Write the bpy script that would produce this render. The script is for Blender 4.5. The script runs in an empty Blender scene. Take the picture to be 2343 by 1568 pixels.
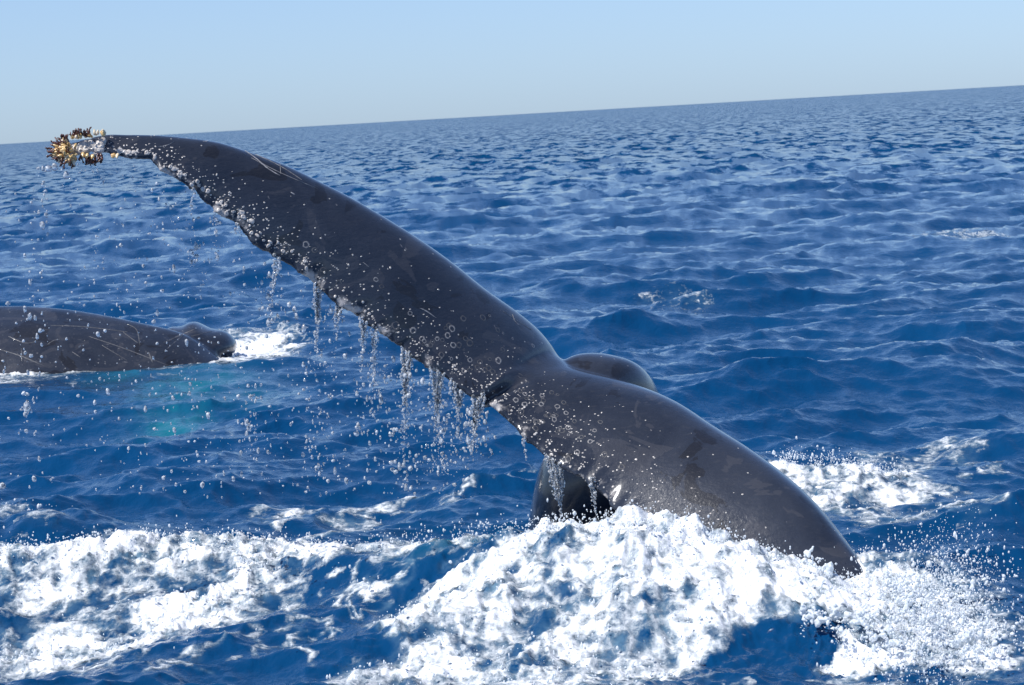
import bpy, bmesh, math, random
import numpy as np
from mathutils import Vector, Matrix, Euler
from mathutils.bvhtree import BVHTree
from mathutils.kdtree import KDTree

S = bpy.context.scene
C = S.collection
R = math.radians
random.seed(7)
rng = np.random.default_rng(7)

# ------------------------------------------------------------------ camera
CAM_H = 2.5
PITCH, ROLL = 5.99, -3.30
FPX = 2342 * 50.0 / 23.6          # focal length in 2342-pixel-wide picture units
cam = bpy.data.cameras.new('camera')
cam.lens = 50.0
cam.sensor_width = 23.6
cam.clip_start = 0.1
cam.clip_end = 60000
cam.dof.use_dof = True
cam.dof.focus_distance = 11.6
cam.dof.aperture_fstop = 7.1
camo = bpy.data.objects.new('camera', cam)
C.objects.link(camo)
camo.location = (0, 0, CAM_H)
CAMROT = Matrix.Rotation(R(90 - PITCH), 3, 'X') @ Matrix.Rotation(R(ROLL), 3, 'Z')
camo.rotation_euler = CAMROT.to_euler()
S.camera = camo

# ------------------------------------------------------------------ sky and sun
SUN_EL, SUN_AZ = 55.0, 240.0      # azimuth clockwise from +Y: behind the camera, a little to its left
w = bpy.data.worlds.new('World')
S.world = w
w.use_nodes = True
wn, wl = w.node_tree.nodes, w.node_tree.links
bg = wn['Background']
sky = wn.new('ShaderNodeTexSky')
sky.sky_type = 'NISHITA'
sky.sun_disc = False
sky.sun_elevation = R(SUN_EL)
sky.sun_rotation = R(SUN_AZ)
sky.altitude = 0
sky.air_density = 0.5
sky.dust_density = 0.38
sky.ozone_density = 4.0
tint = wn.new('ShaderNodeMix'); tint.data_type = 'RGBA'; tint.blend_type = 'MULTIPLY'
tint.inputs[0].default_value = 1.0
tint.inputs[7].default_value = (0.96, 1.0, 1.10, 1)      # white balance of the whole sky
wl.new(sky.outputs[0], tint.inputs[6])
wl.new(tint.outputs[2], bg.inputs[0])
bg.inputs[1].default_value = 0.108
tcw = wn.new('ShaderNodeTexCoord')            # a deep, even haze layer: the whole dome's gradient is stretched upwards
stw = wn.new('ShaderNodeVectorMath'); stw.operation = 'MULTIPLY'; stw.inputs[1].default_value = (1, 1, .5)
now = wn.new('ShaderNodeVectorMath'); now.operation = 'NORMALIZE'
wl.new(tcw.outputs['Generated'], stw.inputs[0])
wl.new(stw.outputs[0], now.inputs[0])
wl.new(now.outputs[0], sky.inputs['Vector'])

sun = bpy.data.lights.new('sun', 'SUN')
sun.energy = 4.3
sun.angle = R(0.53)
sun.color = (1.0, 0.975, 0.94)
suno = bpy.data.objects.new('sun', sun)
C.objects.link(suno)
sd = Vector((math.sin(R(SUN_AZ)) * math.cos(R(SUN_EL)), math.cos(R(SUN_AZ)) * math.cos(R(SUN_EL)), math.sin(R(SUN_EL))))
suno.rotation_euler = sd.to_track_quat('Z', 'Y').to_euler()
suno.location = (0, -5, 20)

S.view_settings.view_transform = 'Standard'
S.view_settings.look = 'None'
S.view_settings.exposure = 0.30
S.view_settings.gamma = 1.0
S.render.engine = 'CYCLES'
S.cycles.use_denoising = True
S.cycles.max_bounces = 6
S.cycles.transmission_bounces = 5
S.cycles.transparent_max_bounces = 8
S.cycles.caustics_reflective = False
S.cycles.caustics_refractive = False
S.cycles.sample_clamp_indirect = 6.0

# ------------------------------------------------------------------ helpers
def ray(px, py):
    d = CAMROT @ Vector(((px - 1171) / FPX, -(py - 784) / FPX, -1.0))
    return d / d.y
def P(px, py, depth):             # world point `depth` metres ahead of the boat
    d = ray(px, py)
    return Vector((d.x * depth, depth, CAM_H + d.z * depth))
def G(px, py, z=0.0):             # world point at height z
    d = ray(px, py)
    t = (z - CAM_H) / d.z
    return Vector((d.x * t, t, z))

def tag(o, label=None, cat=None, group=None, kind=None):
    for k, v in (('label', label), ('category', cat), ('group', group), ('kind', kind)):
        if v:
            o[k] = v
    return o

def link(name, me, mat=None, parent=None, smooth=True):
    o = bpy.data.objects.new(name, me)
    C.objects.link(o)
    if mat is not None and not me.materials:
        me.materials.append(mat)
    if smooth and len(me.polygons):
        me.polygons.foreach_set('use_smooth', np.ones(len(me.polygons), bool))
    if parent is not None:
        o.parent = parent
    return o

def mesh_np(name, v, quads=None, tris=None):
    me = bpy.data.meshes.new(name)
    v = np.asarray(v, np.float32)
    parts, starts = [], []
    n = 0
    tot = []
    if quads is not None and len(quads):
        parts.append(np.asarray(quads, np.int32).ravel()); tot.append((len(quads), 4))
    if tris is not None and len(tris):
        parts.append(np.asarray(tris, np.int32).ravel()); tot.append((len(tris), 3))
    loops = np.concatenate(parts)
    for c, k in tot:
        starts.append(n + np.arange(c, dtype=np.int32) * k); n += c * k
    starts = np.concatenate(starts)
    me.vertices.add(len(v)); me.vertices.foreach_set('co', v.ravel())
    me.loops.add(len(loops)); me.loops.foreach_set('vertex_index', loops)
    me.polygons.add(len(starts)); me.polygons.foreach_set('loop_start', starts)
    me.update(calc_edges=True)
    return me

def vattr(me, name, arr):
    a = me.attributes.new(name, 'FLOAT', 'POINT')
    a.data.foreach_set('value', np.asarray(arr, np.float32))

def sstep(a, b, x):
    t = np.clip((x - a) / (b - a), 0, 1)
    return t * t * (3 - 2 * t)

# -------- tileable noise fields (numpy), sampled bilinearly
def bil(tile, u, v):
    n = tile.shape[0]
    u = u % n; v = v % n
    i = np.floor(u).astype(np.int64); j = np.floor(v).astype(np.int64)
    fu = u - i; fv = v - j
    i %= n; j %= n
    i1 = (i + 1) % n; j1 = (j + 1) % n
    return (tile[i, j] * (1 - fu) + tile[i1, j] * fu) * (1 - fv) + (tile[i, j1] * (1 - fu) + tile[i1, j1] * fu) * fv

NT = 512
_fx = np.fft.fftfreq(NT, 1 / 16.0)      # cycles per unit, 16 texels per unit, tile spans 32 units
_KX, _KY = np.meshgrid(_fx, _fx, indexing='ij')
_K = np.sqrt(_KX ** 2 + _KY ** 2)
_tiles = {}
def ntile(seed):
    if seed not in _tiles:
        r = np.random.default_rng(seed)
        f = np.fft.fft2(r.standard_normal((NT, NT)))
        t = np.real(np.fft.ifft2(f * np.exp(-((_K - 1.0) / 0.45) ** 2)))
        _tiles[seed] = (t / t.std()).astype(np.float32)
    return _tiles[seed]
def nz(x, y, scale, seed=1, rot=0.3):
    c, s = math.cos(rot + seed), math.sin(rot + seed)
    u = (x * c - y * s) / scale * 16; v = (x * s + y * c) / scale * 16
    return bil(ntile(seed), u + seed * 37.1, v + seed * 91.7)
def fbm(x, y, scale, seed=1, octs=4, gain=0.55, billow=False):
    a, tot, out = 1.0, 0.0, 0.0
    for k in range(octs):
        n = nz(x, y, scale / 2.03 ** k, seed + k)
        if billow:
            n = np.abs(n) * 1.5 - 1.1
        out = out + a * n; tot += a * a; a *= gain
    return out / math.sqrt(tot)

# -------- wind sea
def sea_tile(N, L, wind, pk, lo, hi, seed, rms):
    r = np.random.default_rng(seed)
    k = np.fft.fftfreq(N, L / N) * 2 * math.pi
    KX, KY = np.meshgrid(k, k, indexing='ij')
    K = np.sqrt(KX ** 2 + KY ** 2); K[0, 0] = 1
    wx, wy = math.cos(wind), math.sin(wind)
    cs = (KX * wx + KY * wy) / K
    Pw = np.exp(-(pk / K) ** 2) / K ** 4 * (0.12 + 0.88 * cs ** 2)
    Pw *= np.exp(-(K / hi) ** 2) * (1 - np.exp(-(K / lo) ** 2))
    Pw[0, 0] = 0
    H = np.fft.fft2(r.standard_normal((N, N))) * np.sqrt(Pw)
    h = np.real(np.fft.ifft2(H))
    s = rms / h.std()
    dx = np.real(np.fft.ifft2(1j * KX / K * H)) * s
    dy = np.real(np.fft.ifft2(1j * KY / K * H)) * s
    return (h * s).astype(np.float32), dx.astype(np.float32), dy.astype(np.float32), N, L

WIND = R(-68)
SEA = [sea_tile(512, 83.0, WIND, 1.5, 0.05, 5.5, 11, 0.058),
       sea_tile(512, 17.3, WIND + 0.25, 1.0, 5.0, 38.0, 12, 0.040),
       sea_tile(1024, 7.9, WIND - 0.3, 1.0, 28.0, 130.0, 13, 0.0085)]
FADE = [(2500, 9000), (120, 400), (35, 110)]

# -------- churned water raised by the tail: crest lines (x, y, height, front width, back width)
def crest(pts):                    # (px, py, depth, front, back)
    out = []
    for px, py, d, f, b in pts:
        p = P(px, py, d); out.append((p.x, p.y, p.z, f, b))
    return out
MOUNDS = [
    crest([(700, 1268, 11.7, .35, .3), (860, 1246, 11.5, .45, .3), (1060, 1226, 11.2, .55, .3), (1180, 1215, 10.95, .65, .28), (1300, 1205, 10.8, .75, .22), (1430, 1192, 10.72, .8, .18),
           (1560, 1216, 10.62, .75, .16), (1720, 1258, 10.5, .65, .15), (1850, 1318, 10.36, .6, .14), (1940, 1352, 10.28, .5, .14), (2060, 1325, 10.6, .5, .25), (2180, 1310, 10.85, .5, .3), (2300, 1420, 10.9, .4, .3)]),
    crest([(-80, 1275, 11.95, .4, .35), (60, 1262, 11.9, .4, .35), (250, 1240, 12.0, .4, .35), (450, 1238, 12.0, .35, .3), (640, 1250, 11.9, .3, .3)]),
    crest([(-60, 1185, 13.2, .7, .5), (150, 1172, 13.2, .6, .5), (280, 1200, 13.1, .5, .4)]),
    crest([(1780, 1052, 14.1, .35, .3), (1920, 1062, 14.0, .35, .3), (2060, 1085, 13.9, .3, .3)]),
    crest([(860, 1470, 10.05, .3, .35), (980, 1400, 10.25, .4, .4), (1160, 1330, 10.4, .4, .4)]),
]
def mound(x, y):
    z = np.zeros_like(x)
    for m in MOUNDS:
        best = np.zeros_like(x)
        sel = (y > min(p[1] for p in m) - 2.5) & (y < max(p[1] for p in m) + 1.6) & (x > min(p[0] for p in m) - 1.5) & (x < max(p[0] for p in m) + 1.5)
        if not sel.any():
            continue
        xs, ys = x[sel], y[sel]
        b = np.zeros_like(xs)
        for a, c in zip(m[:-1], m[1:]):
            ax, ay, bx, by = a[0], a[1], c[0], c[1]
            dx, dy = bx - ax, by - ay
            tt = ((xs - ax) * dx + (ys - ay) * dy) / (dx * dx + dy * dy)
            t = np.clip(tt, 0, 1)
            qx = xs - (ax + t * dx); qy = ys - (ay + t * dy)
            h = a[2] + t * (c[2] - a[2]); f = a[3] + t * (c[3] - a[3]); bk = a[4] + t * (c[4] - a[4])
            wy = np.where(qy < 0, f, bk)
            g = h * np.exp(-(qy / wy) ** 2 - (qx / 0.38) ** 2)
            b = np.maximum(b, g)
        best[sel] = b
        z = np.maximum(z, best)
    return z

# -------- foam cover laid down as strokes on the water: (points(px,py,z), half width across x, half depth along y, strength)
STROKES = []
def stroke(pts, wx, wy, s=1.0, z=0.0):
    q = [G(p[0], p[1], p[2] if len(p) > 2 else z) for p in pts]
    STROKES.append(([(v.x, v.y) for v in q], wx, wy, s))
# white water around the tail
stroke([(1050, 1235, .33), (1200, 1225, .38), (1430, 1200, .4), (1600, 1235, .28), (1800, 1290, .15), (1960, 1330, .1), (2150, 1310, .15)], .16, .42, 1.02)
stroke([(1250, 1330, .2), (1450, 1320, .2), (1700, 1340, .15), (1900, 1360, .1), (2150, 1380, .05)], .22, .5, 1.0)
stroke([(1150, 1420, .05), (1400, 1430, .05), (1700, 1420, .05), (1950, 1440, 0), (2160, 1440, 0)], .20, .42, .92)
stroke([(930, 1455, .05), (1080, 1400, .05), (1200, 1350, .1)], .13, .28, 1.0)
stroke([(860, 1560), (1050, 1530), (1250, 1520), (1450, 1510), (1600, 1490)], .15, .3, .8)
stroke([(1900, 1500), (2080, 1500), (2200, 1490)], .14, .25, 1.0)
stroke([(1100, 1570), (1350, 1575), (1600, 1560)], .2, .12, .6)
stroke([(1000, 1480), (1200, 1400, .1), (1500, 1380, .1), (1800, 1400, .05), (2100, 1420)], .35, .75, .62)
# left bands
stroke([(-120, 1310, .12), (60, 1290, .15), (250, 1270, .15), (420, 1262, .12), (580, 1258, .1)], .14, .5, 1.15)
stroke([(560, 1254, .1), (800, 1242, .14), (1060, 1230, .25)], .12, .34, .85)
stroke([(-120, 1355, .05), (100, 1340, .05), (300, 1310, .05), (450, 1290, .05)], .12, .34, .85)
stroke([(-120, 1480), (100, 1468), (300, 1440), (450, 1405), (560, 1370), (700, 1310, .05), (820, 1265, .1)], .12, .32, 1.05)
stroke([(0, 1440), (150, 1415), (350, 1380), (520, 1330), (640, 1300)], .08, .14, .6)
stroke([(560, 1340), (700, 1290, .05), (900, 1270, .1), (1040, 1262, .15)], .08, .16, .62)
stroke([(430, 1480), (480, 1530)], .05, .1, .5)
stroke([(300, 1500), (290, 1540)], .03, .05, .55)
stroke([(20, 1480), (-60, 1500)], .1, .12, .6)
stroke([(700, 1350), (790, 1345), (850, 1310)], .035, .06, .75)
stroke([(820, 1370), (860, 1410)], .03, .05, .65)
stroke([(620, 1470), (760, 1465)], .03, .03, .5)
stroke([(680, 1480), (720, 1520)], .03, .05, .6)
stroke([(540, 1380), (520, 1430)], .02, .06, .55)
stroke([(880, 1300, .1), (980, 1270, .15), (1080, 1270, .2)], .06, .2, .6)
stroke([(930, 1350, .1), (1060, 1330, .15)], .05, .1, .3)
for a in ([(600, 1500), (680, 1470), (760, 1478), (830, 1500)], [(520, 1430), (600, 1440), (660, 1475)], [(700, 1420), (760, 1400), (840, 1410), (900, 1380)], [(330, 1545), (420, 1520), (470, 1540)], [(150, 1540), (240, 1520)], [(880, 1330, .05), (920, 1360, .05), (990, 1350, .08)],
          [(2180, 1075), (2240, 1060), (2300, 1065)], [(1960, 1205), (2060, 1195), (2150, 1215)], [(2080, 1160), (2200, 1150)], [(1560, 1560), (1680, 1540), (1790, 1548)]):
    stroke(a, .028, .05, .55)
# line of foam behind
stroke([(610, 1175), (760, 1155), (860, 1160), (980, 1140), (1060, 1142)], .05, .12, .66)
stroke([(1060, 1120), (1200, 1090)], .1, .14, .38)
stroke([(-60, 1230), (30, 1222)], .1, .25, .6)
# right of the tail
stroke([(1770, 1075, .05), (1880, 1075, .05), (1990, 1085, .05), (2080, 1100)], .10, .42, 1.0)
stroke([(1850, 1130), (1960, 1135)], .12, .4, .95)
stroke([(2090, 1100), (2130, 1105)], .05, .15, .75)
stroke([(2010, 1060), (2100, 1030), (2180, 1010)], .06, .3, .52)
stroke([(2170, 1040), (2260, 1050)], .07, .3, .5)
stroke([(2150, 1200), (2220, 1180)], .06, .22, .52)
stroke([(1930, 1175), (2050, 1180)], .08, .2, .6)
stroke([(2100, 1130), (2150, 1150)], .05, .2, .45)
# second whale and breaking crests beyond
stroke([(450, 806), (530, 798), (610, 788)], .26, 1.1, 1.25)
stroke([(600, 785), (680, 768)], .06, .5, .8)
stroke([(90, 852), (160, 844), (240, 836)], .16, .7, 1.3)
stroke([(-60, 866), (50, 856)], .24, .8, 1.2)
stroke([(1505, 690), (1590, 686)], .12, 1.0, .62)
stroke([(2150, 545), (2270, 535)], .25, 1.2, .5)
stroke([(2250, 460), (2330, 455)], .3, 1.2, .4)
HOLES = []
def hole(pts, wx, wy, s):
    q = [G(p[0], p[1], p[2] if len(p) > 2 else 0.0) for p in pts]
    HOLES.append(([(v.x, v.y) for v in q], wx, wy, s))
hole([(1690, 1500), (1840, 1480)], .10, .16, 1.1)
hole([(1560, 1545), (1800, 1530)], .1, .1, .9)
hole([(1310, 1395, .1), (1380, 1405, .1)], .06, .1, .5)
hole([(1220, 1455), (1280, 1470)], .05, .08, .42)
hole([(1400, 1225, .33), (1480, 1240, .3)], .08, .1, .4)
hole([(1560, 1270, .2), (1640, 1280, .2)], .08, .1, .36)
hole([(960, 1330, .1), (1100, 1330, .1), (1120, 1370, .05)], .08, .12, .9)
hole([(780, 1500), (850, 1460)], .1, .2, .8)

def strokefield(lst, x, y, k=1.0):
    out = np.zeros_like(x)
    for pts, wx, wy, s in lst:
        r = 2.3
        sel = (x > min(p[0] for p in pts) - wx * r * k) & (x < max(p[0] for p in pts) + wx * r * k) & (y > min(p[1] for p in pts) - wy * r * k) & (y < max(p[1] for p in pts) + wy * r * k)
        if not sel.any():
            continue
        xs, ys = x[sel] / wx, y[sel] / wy
        d2 = np.full_like(xs, 99.0)
        for a, b in zip(pts[:-1], pts[1:]):
            ax, ay, bx, by = a[0] / wx, a[1] / wy, b[0] / wx, b[1] / wy
            dx, dy = bx - ax, by - ay
            t = np.clip(((xs - ax) * dx + (ys - ay) * dy) / (dx * dx + dy * dy + 1e-9), 0, 1)
            d2 = np.minimum(d2, (xs - ax - t * dx) ** 2 + (ys - ay - t * dy) ** 2)
        out[sel] = np.maximum(out[sel], s * np.exp(-(d2 / (k * k)) ** 0.9 * 0.75))
    return out

def foam_mask(x, y):
    wxn = x + 0.07 * nz(x, y, .55, 21) + .03 * nz(x, y, .2, 22)
    wyn = y + 0.16 * nz(x, y, .6, 23) + .06 * nz(x, y, .22, 24)
    m = strokefield(STROKES, wxn, wyn)
    h = strokefield(HOLES, wxn, wyn)
    return np.maximum(m - h, 0)

def sea_disp(x, y, d):
    """displaced water surface at rest position x, y (arrays); d = distance from the camera"""
    X, Y, Z = x.copy(), y.copy(), np.zeros_like(x)
    for (h, dx, dy, N, L), (f0, f1), ang in zip(SEA, FADE, (0.0, 0.4, 0.9)):
        c, s = math.cos(ang), math.sin(ang)
        u = (x * c - y * s) / L * N; v = (x * s + y * c) / L * N
        a = 1 - sstep(f0, f1, d)
        sel = a > 0
        us, vs, aa = u[sel], v[sel], a[sel]
        Z[sel] += bil(h, us, vs) * aa
        ex, ey = bil(dx, us, vs) * aa, bil(dy, us, vs) * aa
        X[sel] += 0.95 * (ex * c + ey * s); Y[sel] += 0.95 * (-ex * s + ey * c)
    near = 1 - sstep(14.5, 17, d)
    mo = mound(x, y) * near
    k = sstep(0.02, 0.2, mo)
    calm = 1 - 0.93 * k
    Z = Z * calm + mo
    g = G(150, 850)                 # smooth slick beside the second whale
    Z *= 1 - .65 * np.exp(-((x - g.x) / 2.6) ** 2 - ((y - g.y + .6) / 2.2) ** 2)
    # broken, lumpy surface where the water is churned
    lump = np.tanh(fbm(x, y * 0.7, .62, 31, 3, .42, True))
    Z += k * np.minimum(mo, .3) * 0.12 * lump + 0.010 * near * sstep(.25, 1.0, foam_soft(x, y)) * fbm(x, y, .16, 35, 3, .6)
    return X, Y, Z

def foam_soft(x, y):
    return strokefield(STROKES, x, y, 1.45)

# ------------------------------------------------------------------ materials
def new_mat(name):
    m = bpy.data.materials.new(name)
    m.use_nodes = True
    nt = m.node_tree
    nt.nodes.clear()
    out = nt.nodes.new('ShaderNodeOutputMaterial')
    return m, nt, out
def N(nt, typ, **kw):
    n = nt.nodes.new(typ)
    for k, v in kw.items():
        if k.startswith('in_'):
            n.inputs[k[3:].replace('_', ' ')].default_value = v
        else:
            setattr(n, k, v)
    return n
def L(nt, a, b):
    nt.links.new(a, b)
def math_n(nt, op, a, b=None, clamp=False):
    n = N(nt, 'ShaderNodeMath', operation=op)
    n.use_clamp = clamp
    for i, v in enumerate((a, b)):
        if v is None:
            continue
        if isinstance(v, (int, float)):
            n.inputs[i].default_value = v
        else:
            L(nt, v, n.inputs[i])
    return n.outputs[0]
def ramp(nt, fac, stops):
    n = N(nt, 'ShaderNodeValToRGB')
    e = n.color_ramp.elements
    while len(e) < len(stops):
        e.new(0.5)
    for el, (p, c) in zip(e, stops):
        el.position = p
        el.color = c if len(c) == 4 else (*c, 1)
    L(nt, fac, n.inputs[0])
    return n.outputs[0]
def mixc(nt, fac, a, b):
    n = N(nt, 'ShaderNodeMix', data_type='RGBA')
    if isinstance(fac, (int, float)):
        n.inputs[0].default_value = fac
    else:
        L(nt, fac, n.inputs[0])
    for i, v in ((6, a), (7, b)):
        if isinstance(v, tuple):
            n.inputs[i].default_value = v if len(v) == 4 else (*v, 1)
        else:
            L(nt, v, n.inputs[i])
    return n.outputs[2]
def noise(nt, vec, scale, detail=4, rough=0.55, dist=0.0):
    n = N(nt, 'ShaderNodeTexNoise')
    n.inputs['Scale'].default_value = scale
    n.inputs['Detail'].default_value = detail
    n.inputs['Roughness'].default_value = rough
    n.inputs['Distortion'].default_value = dist
    if vec is not None:
        L(nt, vec, n.inputs['Vector'])
    return n.outputs[0]
def attr(nt, name):
    return N(nt, 'ShaderNodeAttribute', attribute_name=name).outputs['Fac']
def objco(nt, scale=(1, 1, 1), rot=(0, 0, 0)):
    tc = N(nt, 'ShaderNodeTexCoord')
    mp = N(nt, 'ShaderNodeMapping')
    mp.inputs['Scale'].default_value = scale
    mp.inputs['Rotation'].default_value = rot
    L(nt, tc.outputs['Object'], mp.inputs['Vector'])
    return mp.outputs[0]

def mat_sea():
    m, nt, out = new_mat('sea_water')
    b = N(nt, 'ShaderNodeBsdfPrincipled')
    co = objco(nt)
    big = noise(nt, objco(nt, (1, .4, 1)), .35, 3)
    deep = mixc(nt, big, (0.0010, 0.033, 0.102), (0.0022, 0.052, 0.148))
    turq = mixc(nt, attr(nt, 'turquoise'), deep, (0.006, 0.14, 0.19))
    air = math_n(nt, 'MULTIPLY', attr(nt, 'air'), ramp(nt, noise(nt, co, 9, 5, .65), [(.35, (0, 0, 0)), (.7, (1, 1, 1))]), True)
    col = mixc(nt, air, turq, (0.14, 0.25, 0.33))
    L(nt, col, b.inputs['Base Color'])
    b.inputs['Roughness'].default_value = 0.06
    b.inputs['IOR'].default_value = 1.333
    # far facets hide behind each other, so less of the low sky is mirrored there
    L(nt, ramp(nt, attr(nt, 'far'), [(0, (.36,) * 3), (.5, (.22,) * 3), (1, (.15,) * 3)]), b.inputs['Specular IOR Level'])
    L(nt, ramp(nt, attr(nt, 'far'), [(0, (.04,) * 3), (1, (.14,) * 3)]), b.inputs['Roughness'])
    # ripples: bump close by, faceted normals far out
    bp = N(nt, 'ShaderNodeBump')
    rip = math_n(nt, 'ADD', noise(nt, objco(nt, (1, .7, 1), (0, 0, .3)), 14, 4, .6, .6), math_n(nt, 'MULTIPLY', noise(nt, objco(nt, (1, .6, 1), (0, 0, -.2)), 3.2, 4, .6, .4), 2.2))
    L(nt, rip, bp.inputs['Height'])
    bp.inputs['Strength'].default_value = 0.22
    bp.inputs['Distance'].default_value = 0.05
    tc2 = objco(nt, (1.0, .35, 1), (0, 0, .15))
    nn = N(nt, 'ShaderNodeTexNoise'); nn.inputs['Scale'].default_value = 1.3; nn.inputs['Detail'].default_value = 6; nn.inputs['Roughness'].default_value = .62
    L(nt, tc2, nn.inputs['Vector'])
    sub = N(nt, 'ShaderNodeVectorMath', operation='SUBTRACT'); sub.inputs[1].default_value = (.5, .5, .5)
    L(nt, nn.outputs['Color'], sub.inputs[0])
    fl = N(nt, 'ShaderNodeVectorMath', operation='MULTIPLY'); fl.inputs[1].default_value = (1.1, 2.2, 0)
    L(nt, sub.outputs[0], fl.inputs[0])
    sc = N(nt, 'ShaderNodeVectorMath', operation='SCALE')
    L(nt, fl.outputs[0], sc.inputs[0])
    L(nt, math_n(nt, 'MULTIPLY', attr(nt, 'far'), 3.2), sc.inputs['Scale'])
    ad = N(nt, 'ShaderNodeVectorMath', operation='ADD')
    L(nt, bp.outputs[0], ad.inputs[0]); L(nt, sc.outputs[0], ad.inputs[1])
    no = N(nt, 'ShaderNodeVectorMath', operation='NORMALIZE')
    L(nt, ad.outputs[0], no.inputs[0])
    L(nt, no.outputs[0], b.inputs['Normal'])
    L(nt, b.outputs[0], out.inputs[0])
    return m

def mat_foam():
    m, nt, out = new_mat('sea_foam')
    b = N(nt, 'ShaderNodeBsdfPrincipled')
    b.inputs['Roughness'].default_value = 0.45
    b.inputs['Coat Weight'].default_value = .5
    b.inputs['Coat Roughness'].default_value = .1
    b.inputs['Coat IOR'].default_value = 1.33
    b.inputs['IOR'].default_value = 1.33
    co = objco(nt, (1, .75, 1))
    cov = attr(nt, 'cover')
    fine = noise(nt, co, 40, 7, .72, .3)
    mid = noise(nt, co, 7, 5, .6, .8)
    vo = N(nt, 'ShaderNodeTexVoronoi', feature='SMOOTH_F1'); vo.inputs['Scale'].default_value = 38
    L(nt, co, vo.inputs['Vector'])
    cell = vo.outputs['Distance']
    wrp = N(nt, 'ShaderNodeVectorMath', operation='ADD')
    nzc = N(nt, 'ShaderNodeTexNoise'); nzc.inputs['Scale'].default_value = 5; nzc.inputs['Detail'].default_value = 4
    L(nt, co, nzc.inputs['Vector'])
    scw = N(nt, 'ShaderNodeVectorMath', operation='SCALE'); scw.inputs['Scale'].default_value = .22
    L(nt, nzc.outputs['Color'], scw.inputs[0]); L(nt, co, wrp.inputs[0]); L(nt, scw.outputs[0], wrp.inputs[1])
    ve = N(nt, 'ShaderNodeTexVoronoi', feature='DISTANCE_TO_EDGE'); ve.inputs['Scale'].default_value = 8.5
    L(nt, wrp.outputs[0], ve.inputs['Vector'])
    lace = math_n(nt, 'SUBTRACT', 1.0, math_n(nt, 'MULTIPLY', ve.outputs['Distance'], 3.2), True)
    stk = noise(nt, objco(nt, (.7, 2.4, 1), (0, 0, -.45)), 6, 6, .68, .7)
    n = math_n(nt, 'ADD', math_n(nt, 'MULTIPLY', fine, .42), math_n(nt, 'MULTIPLY', mid, .14))
    n = math_n(nt, 'ADD', n, math_n(nt, 'MULTIPLY', stk, .34))
    n = math_n(nt, 'ADD', n, math_n(nt, 'MULTIPLY', lace, .16))
    n = math_n(nt, 'SUBTRACT', n, math_n(nt, 'MULTIPLY', cell, .08))
    # cover .. noise threshold
    th = math_n(nt, 'ADD', math_n(nt, 'MULTIPLY', cov, 1.05), math_n(nt, 'MULTIPLY', math_n(nt, 'SUBTRACT', n, .5), 2.8))
    a = ramp(nt, th, [(.12, (0, 0, 0)), (.36, (.24, .24, .24)), (.62, (.60, .60, .60)), (.95, (1, 1, 1))])
    thick = ramp(nt, th, [(.25, (.36, .47, .54)), (.55, (.56, .63, .68)), (.8, (.76, .79, .81)), (1.0, (.90, .91, .92))])
    L(nt, thick, b.inputs['Base Color'])
    bp = N(nt, 'ShaderNodeBump')
    bp.inputs['Strength'].default_value = 0.9
    bp.inputs['Distance'].default_value = 0.020
    L(nt, math_n(nt, 'SUBTRACT', n, math_n(nt, 'MULTIPLY', cell, .25)), bp.inputs['Height'])
    L(nt, bp.outputs[0], b.inputs['Normal'])
    bp2 = N(nt, 'ShaderNodeBump'); bp2.inputs['Strength'].default_value = 1.0; bp2.inputs['Distance'].default_value = .02
    L(nt, noise(nt, co, 75, 3, .6), bp2.inputs['Height']); L(nt, bp.outputs[0], bp2.inputs['Normal'])
    L(nt, bp2.outputs[0], b.inputs['Coat Normal'])
    tr = N(nt, 'ShaderNodeBsdfTransparent')
    mx = N(nt, 'ShaderNodeMixShader')
    L(nt, a, mx.inputs[0]); L(nt, tr.outputs[0], mx.inputs[1]); L(nt, b.outputs[0], mx.inputs[2])
    L(nt, mx.outputs[0], out.inputs[0])
    return m

def mat_drop(name, white):
    m, nt, out = new_mat(name)
    g = N(nt, 'ShaderNodeBsdfPrincipled')
    g.inputs['Base Color'].default_value = (.95, .97, 1, 1)
    g.inputs['Transmission Weight'].default_value = 1
    g.inputs['Roughness'].default_value = 0.04
    g.inputs['IOR'].default_value = 1.333
    d = N(nt, 'ShaderNodeBsdfPrincipled')
    d.inputs['Base Color'].default_value = (.9, .93, .95, 1)
    d.inputs['Roughness'].default_value = .2
    mx = N(nt, 'ShaderNodeMixShader')
    f = ramp(nt, noise(nt, objco(nt), 60, 3), [(.4, (white * .4,) * 3), (.65, (min(1, white * 1.6),) * 3)])
    L(nt, f, mx.inputs[0])
    L(nt, g.outputs[0], mx.inputs[1]); L(nt, d.outputs[0], mx.inputs[2])
    L(nt, mx.outputs[0], out.inputs[0])
    return m

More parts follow.
